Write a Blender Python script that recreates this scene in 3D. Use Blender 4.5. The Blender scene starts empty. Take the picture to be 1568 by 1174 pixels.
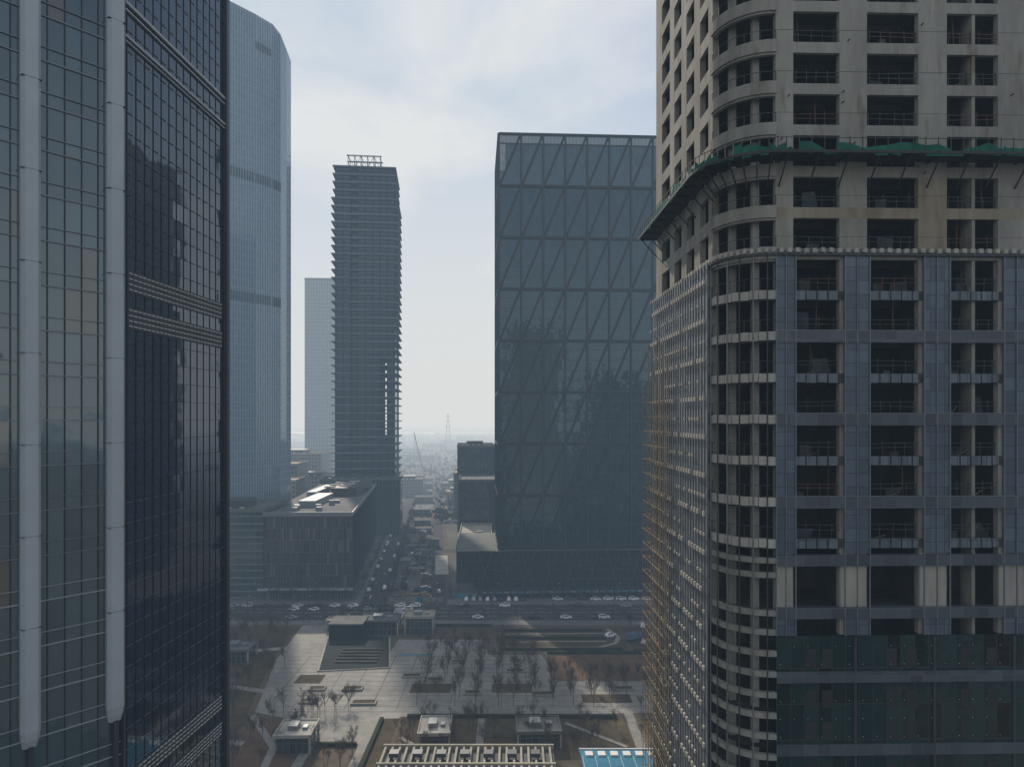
import bpy, math, random
from mathutils import Vector, Matrix
random.seed(7)
S=bpy.context.scene
R=random.random
def U(a,b): return a+(b-a)*R()

# ------------------------------------------------------------------ materials
def nt(name):
    m=bpy.data.materials.new(name); m.use_nodes=True
    t=m.node_tree; p=t.nodes['Principled BSDF']
    return m,t,p
def N(t,typ,**kw):
    n=t.nodes.new(typ)
    for k,v in kw.items(): setattr(n,k,v)
    return n
def M(t,op,a,b=None,c=None,clamp=False):
    n=t.nodes.new('ShaderNodeMath'); n.operation=op; n.use_clamp=clamp
    for i,x in enumerate((a,b,c)):
        if x is None: continue
        if isinstance(x,(int,float)): n.inputs[i].default_value=x
        else: t.links.new(x,n.inputs[i])
    return n.outputs[0]
def MIX(t,f,a,b,bt='MIX'):
    n=t.nodes.new('ShaderNodeMix'); n.data_type='RGBA'; n.blend_type=bt
    for i,x in ((0,f),(6,a),(7,b)):
        if isinstance(x,(int,float)): n.inputs[i].default_value=x
        elif isinstance(x,tuple): n.inputs[i].default_value=(*x[:3],1)
        else: t.links.new(x,n.inputs[i])
    return n.outputs[2]
def plain(name,col,rough=.8,var=.25,scale=1.5,metal=0,col2=None,bump=0,streak=False,objinfo=False,stain=None):
    m,t,p=nt(name)
    tc=N(t,'ShaderNodeTexCoord')
    vec=tc.outputs['Object']
    if streak:
        mp=N(t,'ShaderNodeMapping'); mp.inputs['Scale'].default_value=(1,1,.18)
        t.links.new(vec,mp.inputs[0]); vec=mp.outputs[0]
    n1=N(t,'ShaderNodeTexNoise'); n1.inputs['Scale'].default_value=scale; n1.inputs['Detail'].default_value=4
    n1.inputs['Roughness'].default_value=.65
    t.links.new(vec,n1.inputs['Vector'])
    n2=N(t,'ShaderNodeTexNoise'); n2.inputs['Scale'].default_value=scale*.13; n2.inputs['Detail'].default_value=2
    t.links.new(vec,n2.inputs['Vector'])
    f=M(t,'ADD',M(t,'MULTIPLY',n1.outputs[0],.5),M(t,'MULTIPLY',n2.outputs[0],.5))
    f=M(t,'MULTIPLY_ADD',f,3.2,-1.1,clamp=True)
    c2=col2 or tuple(min(1,c*(1+var)) for c in col); c1=tuple(c*(1-var) for c in col) if not col2 else col
    c=MIX(t,f,c1,c2)
    if stain:
        n3=N(t,'ShaderNodeTexNoise'); n3.inputs['Scale'].default_value=.55; n3.inputs['Detail'].default_value=4
        mp3=N(t,'ShaderNodeMapping'); mp3.inputs['Scale'].default_value=(1.6,1.6,.35); t.links.new(tc.outputs['Object'],mp3.inputs[0]); t.links.new(mp3.outputs[0],n3.inputs['Vector'])
        c=MIX(t,M(t,'MULTIPLY_ADD',n3.outputs[0],6,-3.5,clamp=True),c,stain)
    if objinfo:
        oi=N(t,'ShaderNodeObjectInfo'); c=MIX(t,1.0,c,oi.outputs['Color'],'MULTIPLY')
    t.links.new(c,p.inputs['Base Color'])
    p.inputs['Roughness'].default_value=rough; p.inputs['Metallic'].default_value=metal
    if rough>.75: p.inputs['IOR'].default_value=1.2      # dusty, non-glossy surfaces
    if bump:
        b=N(t,'ShaderNodeBump'); b.inputs['Strength'].default_value=bump; b.inputs['Distance'].default_value=.05
        t.links.new(n1.outputs[0],b.inputs['Height']); t.links.new(b.outputs[0],p.inputs['Normal'])
    return m
def glass(name,base,pw,ph,lw=.08,lh=.1,frame=(.2,.22,.24),tilt=.02,var=.5,ior=1.8,rough=.04,ripple=.01,light=.0,lightcol=(.25,.28,.3),alpha=1,ph2=None,lh2=0,patch=.4,frough=.5,tint=None):
    """curtain wall: panel grid in metres (UV), each pane slightly out of plane"""
    m,t,p=nt(name)
    uv=N(t,'ShaderNodeTexCoord').outputs['UV']
    sp=N(t,'ShaderNodeSeparateXYZ'); t.links.new(uv,sp.inputs[0])
    cx=M(t,'DIVIDE',sp.outputs[0],pw); cy=M(t,'DIVIDE',sp.outputs[1],ph)
    fx=M(t,'FLOOR',cx); fy=M(t,'FLOOR',cy); rx=M(t,'FRACT',cx); ry=M(t,'FRACT',cy)
    cb=N(t,'ShaderNodeCombineXYZ'); t.links.new(fx,cb.inputs[0]); t.links.new(fy,cb.inputs[1])
    wn=N(t,'ShaderNodeTexWhiteNoise'); wn.noise_dimensions='2D'; t.links.new(cb.outputs[0],wn.inputs['Vector'])
    mask=M(t,'MAXIMUM',M(t,'LESS_THAN',rx,lw/pw),M(t,'LESS_THAN',ry,lh/ph))
    if lh2:
        r2=M(t,'LESS_THAN',M(t,'ABSOLUTE',M(t,'SUBTRACT',ry,ph2/ph)),lh2/ph/2); mask=M(t,'MAXIMUM',mask,r2)
    pn=N(t,'ShaderNodeTexNoise'); pn.inputs['Scale'].default_value=.06; pn.inputs['Detail'].default_value=2
    t.links.new(uv,pn.inputs['Vector'])
    f=M(t,'ADD',M(t,'MULTIPLY',wn.outputs['Value'],1-patch),M(t,'MULTIPLY',pn.outputs[0],patch))
    c=MIX(t,f,tuple(b*(1-var) for b in base),tuple(b*(1+var) for b in base))
    if light>0:
        lm=M(t,'GREATER_THAN',wn.outputs['Value'],1-light); c=MIX(t,lm,c,lightcol)
    c=MIX(t,mask,c,frame)
    t.links.new(c,p.inputs['Base Color'])
    t.links.new(M(t,'MULTIPLY_ADD',mask,frough-rough,rough),p.inputs['Roughness'])
    p.inputs['IOR'].default_value=ior
    if tint: p.inputs['Specular Tint'].default_value=(*tint,1)
    g=N(t,'ShaderNodeNewGeometry')
    def vm(op,a,b):
        n=N(t,'ShaderNodeVectorMath'); n.operation=op
        for i,x in ((0,a),(1,b)):
            if x is None: continue
            if isinstance(x,tuple): n.inputs[i].default_value=x
            else: t.links.new(x,n.inputs[i])
        return n
    d=vm('SUBTRACT',wn.outputs['Color'],(.5,.5,.5)); d=vm('MULTIPLY',d.outputs[0],(tilt,tilt,tilt))
    s=d
    if ripple>0:
        rn=N(t,'ShaderNodeTexNoise'); rn.inputs['Scale'].default_value=.8; rn.inputs['Detail'].default_value=1
        t.links.new(uv,rn.inputs['Vector'])
        d2=vm('SUBTRACT',rn.outputs['Color'],(.5,.5,.5)); d2=vm('MULTIPLY',d2.outputs[0],(ripple*2,)*3)
        s=vm('ADD',d.outputs[0],d2.outputs[0])
    s=vm('ADD',s.outputs[0],g.outputs['Normal']); s=vm('NORMALIZE',s.outputs[0],None)
    t.links.new(s.outputs[0],p.inputs['Normal'])
    if alpha<1:
        t.links.new(M(t,'MAXIMUM',mask,alpha),p.inputs['Alpha'])
    return m

# ------------------------------------------------------------------ geometry builder
def link(o): S.collection.objects.link(o)
class B:
    def __init__(s,name,loc=(0,0,0),rot=0):
        s.e=bpy.data.objects.new(name,None); link(s.e); s.e.location=loc; s.e.rotation_euler[2]=math.radians(rot)
        s.e.empty_display_size=1; s.P={}
    def q(s,n,m,pts,uvs=None):
        d=s.P.setdefault(n,(m,[],[],[]))
        b=len(d[1]); d[1].extend([tuple(p) for p in pts]); d[2].append(tuple(range(b,b+len(pts))))
        if uvs is None:
            a=Vector(pts[1])-Vector(pts[0]); c=Vector(pts[-1])-Vector(pts[0]); nn=a.cross(c)
            ax=max(range(3),key=lambda i:abs(nn[i]))
            uvs=[((p[1],p[2]) if ax==0 else (p[0],p[2]) if ax==1 else (p[0],p[1])) for p in pts]
        d[3].extend(uvs)
    def box(s,n,m,x0,x1,y0,y1,z0,z1):
        v=[(x0,y0,z0),(x1,y0,z0),(x1,y1,z0),(x0,y1,z0),(x0,y0,z1),(x1,y0,z1),(x1,y1,z1),(x0,y1,z1)]
        for f in ((0,3,2,1),(4,5,6,7),(0,1,5,4),(1,2,6,5),(2,3,7,6),(3,0,4,7)):
            s.q(n,m,[v[i] for i in f])
    def beam(s,n,m,p,q,w,h=None,up=(0,0,1)):
        h=h or w
        p=Vector(p);q_=Vector(q);d=(q_-p)
        if d.length<1e-6: return
        d.normalize(); u=Vector(up)
        if abs(d.dot(u))>.98: u=Vector((0,1,0))
        a=d.cross(u).normalized()*w/2; b=a.cross(d).normalized()*h/2
        v=[p-a-b,p+a-b,p+a+b,p-a+b,q_-a-b,q_+a-b,q_+a+b,q_-a+b]
        for f in ((0,3,2,1),(4,5,6,7),(0,1,5,4),(1,2,6,5),(2,3,7,6),(3,0,4,7)):
            s.q(n,m,[v[i] for i in f])
    def wall(s,n,m,p0,p1,z0,z1,u0=0):
        L=math.hypot(p1[0]-p0[0],p1[1]-p0[1])
        s.q(n,m,[(p0[0],p0[1],z0),(p1[0],p1[1],z0),(p1[0],p1[1],z1),(p0[0],p0[1],z1)],[(u0,z0),(u0+L,z0),(u0+L,z1),(u0,z1)])
    def band(s,n,m,po,pi,z0,z1,u0=0):
        """solid strip between outer path po and inner path pi"""
        u=u0
        for i in range(len(po)-1):
            a,b,c,d=po[i],po[i+1],pi[i+1],pi[i]
            L=math.hypot(b[0]-a[0],b[1]-a[1])
            s.q(n,m,[(*a,z0),(*b,z0),(*b,z1),(*a,z1)],[(u,z0),(u+L,z0),(u+L,z1),(u,z1)])
            s.q(n,m,[(*c,z0),(*d,z0),(*d,z1),(*c,z1)],[(u+L,z0),(u,z0),(u,z1),(u+L,z1)])
            s.q(n,m,[(*a,z1),(*b,z1),(*c,z1),(*d,z1)]); s.q(n,m,[(*b,z0),(*a,z0),(*d,z0),(*c,z0)])
            u+=L
        for (a,d) in ((po[0],pi[0]),(pi[-1],po[-1])):
            s.q(n,m,[(*d,z0),(*a,z0),(*a,z1),(*d,z1)])
    def prism(s,n,m,pts,z0,z1,topm=None,topn=None):
        k=len(pts); u=0
        for i in range(k):
            a,b=pts[i],pts[(i+1)%k]; s.wall(n,m,a,b,z0,z1,u); u+=math.hypot(b[0]-a[0],b[1]-a[1])
        s.q(topn or n,topm or m,[(*p,z1) for p in pts],[tuple(p) for p in pts])
    def done(s):
        for n,(m,v,f,uv) in s.P.items():
            me=bpy.data.meshes.new(s.e.name+'_'+n); me.from_pydata(v,[],f)
            l=me.uv_layers.new(name='UVMap')
            flat=[c for x in uv for c in x]; l.data.foreach_set('uv',flat)
            me.materials.append(m); me.update()
            o=bpy.data.objects.new(n,me); link(o); o.parent=s.e
        return s.e
def obj(name,v,f,mats,fm=None,loc=(0,0,0)):
    me=bpy.data.meshes.new(name); me.from_pydata(v,[],f)
    for m in (mats if isinstance(mats,list) else [mats]): me.materials.append(m)
    if fm: me.polygons.foreach_set('material_index',fm)
    me.update(); o=bpy.data.objects.new(name,me); link(o); o.location=loc; return o
def poly(name,mat,pts,z): return obj(name,[(x,y,z) for x,y in pts],[tuple(range(len(pts)))],mat)
def slab(name,mat,pts,z0,z1):
    k=len(pts); v=[(x,y,z0) for x,y in pts]+[(x,y,z1) for x,y in pts]
    f=[tuple(range(k,2*k))]+[(i,(i+1)%k,(i+1)%k+k,i+k) for i in range(k)]
    return obj(name,v,f,mat)
def rect(x0,x1,y0,y1): return [(x0,y0),(x1,y0),(x1,y1),(x0,y1)]

# ------------------------------------------------------------------ palette
concrete=plain('concrete_bare',(.20,.19,.165),.9,col2=(.385,.37,.335),scale=.9,streak=True,bump=.3,stain=(.16,.132,.10))
concrete_pale=plain('concrete_pale',(.31,.29,.26),.85,col2=(.50,.48,.43),scale=1.5,streak=True)
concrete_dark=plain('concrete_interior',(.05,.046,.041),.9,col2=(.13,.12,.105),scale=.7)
rust=plain('concrete_rust_stained',(.20,.16,.11),.9,col2=(.39,.355,.285),scale=.8,streak=True,stain=(.25,.14,.045))
alu=plain('aluminium_frame',(.20,.22,.24),.45,metal=.3,var=.15)
alu_dark=plain('aluminium_dark',(.04,.045,.055),.5,var=.2)
alu_light=plain('aluminium_light',(.33,.38,.42),.45,var=.08,scale=.4)
finL=plain('fin_aluminium',(.44,.49,.53),.4,var=.09,scale=.4)
steel_dark=plain('steel_dark',(.025,.025,.027),.6,var=.3)
tan_pole=plain('scaffold_tan',(.27,.20,.12),.8,var=.45,scale=3)
net=plain('green_net',(.01,.085,.065),.9,col2=(.03,.17,.13),scale=2)
white=plain('white_paint',(.62,.62,.6),.6,var=.15)
asphalt=plain('asphalt',(.038,.038,.04),.9,col2=(.072,.07,.067),scale=.6)
pave=plain('paving_stone',(.12,.118,.115),.85,col2=(.19,.185,.175),scale=.5)
pave_lt=plain('paving_light',(.185,.178,.165),.85,col2=(.33,.315,.29),scale=.35)
dirt=plain('bare_soil',(.07,.053,.038),.95,col2=(.15,.12,.09),scale=.25)
field=plain('brown_field',(.085,.05,.032),.95,col2=(.15,.098,.064),scale=.3)
bed=plain('dry_grass',(.045,.036,.022),.95,col2=(.12,.09,.055),scale=.3)
hedge=plain('hedge_green',(.022,.027,.018),.95,col2=(.05,.055,.032),scale=1.5)
teal_deck=plain('dark_deck',(.022,.029,.03),.9,var=.35,scale=.7)
bark=plain('bark_bare',(.08,.065,.055),.9,col2=(.15,.125,.105),scale=2)
blue=plain('site_blue',(.05,.18,.27),.8,var=.3)
roof_cream=plain('roof_cream',(.34,.31,.255),.8,var=.25)
roof_grey=plain('roof_grey',(.10,.105,.105),.85,col2=(.19,.19,.18),scale=.25)

def panelmat(name,base,pw,ph,seam,frame): return glass(name,base,pw,ph,lw=seam,lh=seam,frame=frame,tilt=.03,var=.35,ior=1.5,rough=.3,ripple=.005,patch=.3)

# ------------------------------------------------------------------ ground
ground_mat=plain('ground_city',(.075,.073,.062),.95,col2=(.17,.16,.14),scale=.02)
poly('ground',ground_mat,rect(-14000,14000,-3000,16000),0)
poly('road',asphalt,rect(-900,900,270,293),.012)
mk=B('road_markings')
for yy in (276,281.4,287):
    x=-300
    while x<300:
        if yy==281.4: mk.q('centre_line',white,[(x,yy,.02),(x+9,yy,.02),(x+9,yy+.18,.02),(x,yy+.18,.02)]); x+=9.01
        else: mk.q('lane_dashes',white,[(x,yy,.02),(x+4,yy,.02),(x+4,yy+.16,.02),(x,yy+.16,.02)]); x+=10
for i in range(14):
    yy=271+i*1.5
    mk.q('crossing',white,[(-49,yy,.02),(-44,yy,.02),(-44,yy+.7,.02),(-49,yy+.7,.02)])
mk.done()
slab('pavement',pave,rect(-900,900,264,270),0,.13)
slab('pavement',pave,rect(-900,-66,293,299),0,.13)
slab('pavement',pave,rect(-28,900,293,303),0,.13)
def sh(x,y): return (x-.109*(y-300),y)      # streets run ~6 deg left of the view axis
def spoly(name,mat,x0,x1,y0,y1,z,z1=None):
    pts=[sh(x0,y0),sh(x1,y0),sh(x1,y1),sh(x0,y1)]
    return poly(name,mat,pts,z) if z1 is None else slab(name,mat,pts,z,z1)
spoly('road',asphalt,-66,-55,293,2400,.008)
spoly('bare_soil',dirt,-55,-26,294,900,.006)
spoly('road',asphalt,-36,-29,293,1500,.016)
spoly('pavement',pave,-68.5,-66,299,900,0,.12)
for yy in (405,520,690,900,1250): poly('road',asphalt,rect(-500,300,yy,yy+12),.02)
for (a,c,y0,y1,m) in ((-54,-37,318,345,bed),(-54,-37,352,380,pave),(-54,-37,425,460,bed),(-54,-37,465,505,pave),(-54,-37,540,600,bed),(-54,-37,610,680,pave),(-54,-37,720,880,bed)):
    spoly('median_strip',m,a,c,y0,y1,.024)
# park
poly('bare_soil',dirt,rect(-260,260,120,264),.006)
poly('plaza_paving',pave_lt,[(-81,264),(-58,264),(-52,232),(-42,231),(-41,247),(-10,247),(-8,231),(10,231),(14,208),(75,207),(75,187),(-30,183),(-33,168),(-50,168),(-50,178),(-70,186),(-78,226)],.012)
seam=B('paving_joints')
for i in range(22):
    y=186+i*3.6
    if y<208: seam.q('dark_courses',pave,[(-68,y,.016),(74,y,.016),(74,y+.35,.016),(-68,y+.35,.016)])
    elif y<230: seam.q('dark_courses',pave,[(-74,y,.016),(9,y,.016),(9,y+.35,.016),(-74,y+.35,.016)])
for i in range(12):
    x=-68+i*7.2
    if x<8: seam.q('dark_courses_long',pave,[(x,187.5,.0175),(x+.35,187.5,.0175),(x+.35,230,.0175),(x,230,.0175)])
seam.done()
for (x0,x1,y0,y1,m) in ((-30,-18,199,206,bed),(-6,6,199,206,bed),(20,34,192,198,bed),(-66,-58,206,213,bed),(40,60,192,200,field)):
    poly('lawn_panel',m,rect(x0,x1,y0,y1),.021)
poly('brown_field',field,rect(12,90,209,231),.014)
poly('planting_bed',bed,rect(-4,40,236,262),.014)
poly('planting_bed',bed,rect(42,90,236,262),.014)
poly('planting_bed',bed,rect(-29,30,160,182),.018)
poly('planting_bed',bed,[(-110,120),(-74,120),(-64,150),(-72,186),(-79,224),(-84,262),(-140,262)],.018)
poly('planting_bed',bed,rect(34,90,150,182),.018)
poly('planting_bed',field,[(-64,150),(-51,150),(-51,176),(-70,184)],.02)
poly('planting_bed',dirt,rect(-48,-38,150,166),.022)
poly('planting_bed',bed,rect(-35,-30,150,182),.0235)
fp=B('footpath')
def path_(pts,w,z=.022):
    for i in range(len(pts)-1):
        a=Vector((*pts[i],z));b=Vector((*pts[i+1],z)); n=(b-a).cross(Vector((0,0,1))).normalized()*w/2
        fp.q('paving',pave_lt,[a-n,a+n,b+n,b-n][::-1])
        z+=.003
path_([(-120,240),(-100,232),(-78,238)],3)
path_([(-115,200),(-92,206),(-72,200)],2.5,.04)
path_([(-2,238),(30,238),(37,243),(39,250),(36,259)],1.6,.06)
path_([(-2,244),(34,245)],.8,.08)
path_([(-5,253),(38,254)],.8,.09)
path_([(-100,180),(-85,170),(-66,168)],2.5,.10)
path_([(-70,184),(-58,166),(-56,150)],1.8,.05)
path_([(-49.5,178),(-49.5,150)],2.5,.12); path_([(-36.5,184),(-36.5,150)],2.2,.11); path_([(31.5,186),(31.5,150)],2.5,.13); path_([(-8,182),(-8,160)],2,.14)
path_([(8,182),(8,160)],2,.15); path_([(-28,171),(-20,163)],1.2,.16); path_([(14,179),(28,166)],1.2,.17)
fp.done()
hd=B('hedge')
for (x0,x1,y0,y1) in ((-4,38,235,236),(-4,-3,236,262),(12,60,231.5,232.6),(-28,28,182,183),(42,75,234,235),(-40,-8,262,263),(-48,-38,166.3,167.2),(-3,34,247,248.2),(-3,34,256,257),(-34.9,-34,150,181)):
    hd.box('foliage',hedge,x0,x1,y0,y1,.0,.9)
hd.done()
for i,(x,y,w) in enumerate(((-34,210,6),(-26,207,5),(-2,214,6),(6,196,6),(-14,197,5),(30,200,6),(-50,200,6),(-60,200,5),(-20,222,4),(-45,190,7),(-60,191,5))):
    b=B('stone_planter',(x,y,0),2)
    b.box('kerb',concrete,0,w,0,.4,0,.6); b.box('kerb',concrete,0,w,2.6,3,0,.6); b.box('kerb_end',concrete,0,.4,.403,2.597,0,.6); b.box('kerb_end',concrete,w-.4,w,.403,2.597,0,.6)
    b.q('soil',bed,[(.4,.4,.5),(w-.4,.4,.5),(w-.4,2.6,.5),(.4,2.6,.5)]); b.done()
b=B('sunken_stage')
b.prism('deck',teal_deck,[(-67,250),(-45,249),(-39.5,219),(-61,216)],0,.5)
b.prism('rim',concrete,[(-67.6,250.6),(-44.4,249.6),(-38.9,218.4),(-61.6,215.4)],0,.35)
b.box('stage_building',teal_deck,-66,-54,246,256,.5,5.5); b.box('stage_roof',roof_grey,-66.3,-53.7,245.7,256.3,5.5,6)
for i in range(5): b.box('stage_benches',concrete_dark,-58,-44,222+i*3,222.6+i*3,.5,.95)
b.done()
pav_glass=glass('pavilion_glass',(.04,.05,.055),1.5,2.4,frame=(.2,.2,.2))
def pavilion(name,x0,x1,y0,y1,h,wallm,roofm,extra=True):
    b=B(name,((x0+x1)/2,(y0+y1)/2,0),2); w=(x1-x0)/2; d=(y1-y0)/2
    b.prism('glazed_walls',wallm,rect(-w+.8,w-.8,-d+.8,d-.8),0,h)
    b.box('roof_slab',roofm,-w,w,-d,d,h,h+.45)
    b.box('parapet',roofm,-w,w,-d,-d+.3,h+.45,h+.8);b.box('parapet',roofm,-w,w,d-.3,d,h+.45,h+.8)
    b.box('parapet_side',roofm,-w,-w+.3,-d+.3,d-.3,h+.45,h+.8);b.box('parapet_side',roofm,w-.3,w,-d+.3,d-.3,h+.45,h+.8)
    for sx in (-w+.3,w-.3):
        for sy in (-d+.3,d-.3): b.box('columns',concrete_pale,sx-.2,sx+.2,sy-.2,sy+.2,0,h)
    if extra:
        b.box('roof_unit',alu,-w*.4,w*.1,-d*.3,d*.4,h+.45,h+1.6); b.box('roof_vent',alu,w*.35,w*.6,-d*.2,d*.2,h+.45,h+1.1)
    return b.done()
pavilion('park_pavilion',-57,-48,162,171,4,pav_glass,concrete_pale)
pavilion('park_pavilion',-23,-15,164,174,3.6,pav_glass,concrete_pale)
pavilion('park_pavilion',1,12,165,174,3.6,pav_glass,roof_grey)
pavilion('park_kiosk',-56,-42,251,260,5,pav_glass,roof_grey)
pavilion('park_kiosk',-40,-29,252,261,6,pav_glass,roof_cream)
pavilion('park_kiosk',-97,-86,222,232,4,pav_glass,roof_grey)
pavilion('park_kiosk',40,48,170,178,3.5,pav_glass,roof_grey,False)
pavilion('park_kiosk',-70,-64,256,262,3.5,pav_glass,roof_cream,False)
poly('blue_mat',blue,rect(-38,-27,230.5,231.8),.03)

b=B('market_hall',(-28,0,0))
b.prism('hall_walls',pav_glass,rect(.6,36.4,128,149),0,7.2)
b.box('roof_deck',roof_grey,0,37,127.5,149.6,7.2,7.6)
x=.3
while x<36.6:
    b.box('roof_ribs',roof_cream,x,x+.45,128,149.3,7.6,8.5); x+=1.55
for y in (149.0,141,133): b.box('roof_beams',roof_cream,-.1,37.1,y,y+.55,7.8,8.75)
for x in range(2,36,5): b.box('roof_units',alu_dark,x,x+2,144,146,8.5,9.3)
b.done()
rs=plain('roof_seam',(.22,.36,.44),.6)
b=B('blue_roof_hall',(14.8,0,0))
b.prism('hall_walls',pav_glass,rect(.5,27,128,148.4),0,7.2)
b.box('roof_sheet',blue,0,28,127.5,149.3,7.2,7.6)
for i in range(10): b.box('skylights',white,1+i*2.7,2.6+i*2.7,146.2,148,7.6,7.95); b.box('seams',rs,i*2.7+.2,i*2.7+.35,128,146,7.6,7.9)
b.box('gutter',white,-.1,28.1,149.3,149.6,7.1,7.8)
b.done()

# ------------------------------------------------------------------ trees (bare, winter)
def treemesh(name,h,seed,lv=4):
    rnd=random.Random(seed); v=[];f=[]
    def tube(p,q,r0,r1):
        d=(q-p).normalized(); a=d.orthogonal().normalized(); c=d.cross(a); b0=len(v)
        for (pp,r) in ((p,r0),(q,r1)):
            for k in range(3):
                an=k*2.0944; v.append(tuple(pp+a*math.cos(an)*r+c*math.sin(an)*r))
        for k in range(3): f.append((b0+k,b0+(k+1)%3,b0+3+(k+1)%3,b0+3+k))
    def grow(p,d,L,r,l):
        q=p+d*L; tube(p,q,r,r*.55)
        if l==0: return
        n=6 if l==lv else (5 if l>=3 else 4)
        for i in range(n):
            ax=d.orthogonal().normalized(); ax.rotate(Matrix.Rotation(rnd.uniform(0,6.28),3,d))
            nd=d.copy(); nd.rotate(Matrix.Rotation(rnd.uniform(.25,.7),3,ax)); nd=(nd+Vector((0,0,.22))).normalized()
            st=p+d*L*rnd.uniform(.42,1.0)
            k=rnd.uniform(.62,.85) if l==lv else rnd.uniform(.45,.72)
            grow(st,nd,L*k,max(r*.5,.016),l-1)
    grow(Vector((0,0,0)),Vector((0,0,1)),h*.46,h*.013,lv)
    me=bpy.data.meshes.new(name); me.from_pydata(v,[],f); me.materials.append(bark); me.update(); return me
TM=[treemesh('bare_tree_mesh%d'%i,8,i+3) for i in range(6)]
def tree(x,y,s=1):
    o=bpy.data.objects.new('bare_tree',random.choice(TM)); link(o); o.location=(x,y,0); o.rotation_euler[2]=U(0,6.3); s*=U(.8,1.2); o.scale=(s,s,s*U(.9,1.1))
for y in (190,196,202,208,214,220,226):
    x=-26
    while x<56:
        if not (y>207 and x>11): 
            if R()<.88: tree(x+U(-.8,.8),y+U(-1,1),1.0)
        x+=5.4
for i in range(18): tree(13+i*4.2,207.3,.9)
for i in range(36): tree(U(-28,29),U(161,181),.7)
for i in range(60): tree(U(-105,-72),U(150,235),.9)
for i in range(14): tree(U(-66,-52),U(150,182),.75)
for i in range(8): tree(U(-48,-38),U(150,166),.7)
for i in range(12): tree(U(-62,-44),U(182,190),.75)
for i in range(22): tree(U(-110,-84),U(238,262),.9)
for i in range(34): tree(-130+i*7+U(-1,1),266.5,.85)
for i in range(16): tree(-105+i*2.4,296,.8)
for i in range(22): tree(-24+i*5.4,298,.75)
for i in range(24): tree(U(40,90),U(236,262),.85)
for i in range(14): tree(U(-36,-8),U(232,246),.7)
for i in range(22): tree(U(32,80),U(152,186),.8)
for i in range(16):
    x,y=sh(-67,305+i*13); tree(x,y,.9)
for i in range(40):
    x,y=sh(-53.5+U(-.5,.5),300+i*8); tree(x,y,.85)
for i in range(30):
    x,y=sh(U(-53,-38),U(320,600)); tree(x,y,.8)

# ------------------------------------------------------------------ vehicles
carpaint=plain('car_paint',(.85,.85,.85),.25,var=.04,objinfo=True)
carglass=plain('car_glass',(.02,.022,.025),.08,var=.1)
tyre=plain('tyre_rubber',(.02,.02,.02),.9,var=.1)
lampm=plain('car_lamp',(.6,.55,.5),.3,var=.1)
def loft(v,f,fm,secs,m):
    b=len(v)
    for (x,w0,w1,z0,z1) in secs: v.extend([(x,-w0,z0),(x,w0,z0),(x,w1,z1),(x,-w1,z1)])
    for i in range(len(secs)-1):
        a=b+i*4
        for k in range(4): f.append((a+k,a+(k+1)%4,a+4+(k+1)%4,a+4+k)); fm.append(m if not isinstance(m,list) else m[k])
    f.append((b,b+3,b+2,b+1)); fm.append(m if not isinstance(m,list) else m[0]); a=b+4*(len(secs)-1); f.append((a,a+1,a+2,a+3)); fm.append(m if not isinstance(m,list) else m[0])
def wheel(v,f,fm,x,y,r,w):
    b=len(v)
    for s in (0,1):
        for k in range(12): v.append((x+r*math.cos(k*math.pi/6),y+w*s,r+r*math.sin(k*math.pi/6)))
    for k in range(12): f.append((b+k,b+(k+1)%12,b+12+(k+1)%12,b+12+k)); fm.append(2)
    f.append(tuple(b+k for k in range(12))); fm.append(2); f.append(tuple(b+12+k for k in range(12))[::-1]); fm.append(2)
def mesh_from(name,v,f,fm):
    me=bpy.data.meshes.new(name); me.from_pydata(v,[],f)
    for m in (carpaint,carglass,tyre,lampm): me.materials.append(m)
    me.polygons.foreach_set('material_index',fm); me.update(); return me
def sedan(suv):
    v=[];f=[];fm=[]; h=.25 if suv else 0
    loft(v,f,fm,[(-2.3,.75,.7,.45,.75+h),(-2.15,.88,.82,.28,.95+h),(-1.2,.9,.86,.25,.98+h),(.9,.9,.86,.25,.95+h),(2.0,.88,.78,.28,.78+h),(2.3,.72,.66,.42,.65+h)],0)
    loft(v,f,fm,[(-1.95 if suv else -1.6,.78,.6,.93+h,.97+h),(-1.5 if suv else -.9,.8,.62,.94+h,1.42+h),(.2,.8,.62,.93+h,1.44+h),(1.15,.8,.62,.9+h,.95+h)],[1,1,0,1])
    for x in (-1.4,1.4):
        for y in (-.93,.71): wheel(v,f,fm,x,y,.33,.22)
    for y in (-.6,.6): loft(v,f,fm,[(2.2,.0,.0,.6,.72),(2.31,.0,.0,.6,.72)],3)
    return mesh_from('suv_mesh' if suv else 'sedan_mesh',v,f,fm)
def trucks():
    v=[];f=[];fm=[]
    loft(v,f,fm,[(1.6,1.0,1.0,.5,2.2),(2.9,1.0,.95,.5,2.2),(3.3,1.0,.9,.5,1.2)],0)
    loft(v,f,fm,[(2.5,1.003,.98,1.3,2.0),(3.2,.95,.9,1.3,1.4)],1)
    loft(v,f,fm,[(-3.3,1.1,1.1,.9,2.9),(1.4,1.1,1.1,.9,2.9)],0)
    loft(v,f,fm,[(-3.2,.4,.4,.5,.9),(1.6,.4,.4,.5,.9)],2)
    for x in (-2.3,-1.3,2.4):
        for y in (-1.05,.75): wheel(v,f,fm,x,y,.45,.3)
    return mesh_from('truck_mesh',v,f,fm)
ms,mv,mt=sedan(False),sedan(True),trucks()
cols=[(.9,.9,.9),(.85,.87,.9),(.8,.8,.8),(.05,.05,.06),(.1,.11,.13),(.35,.36,.38),(.9,.9,.88),(.03,.04,.08),(.05,.05,.06),(.5,.5,.5)]
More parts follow.
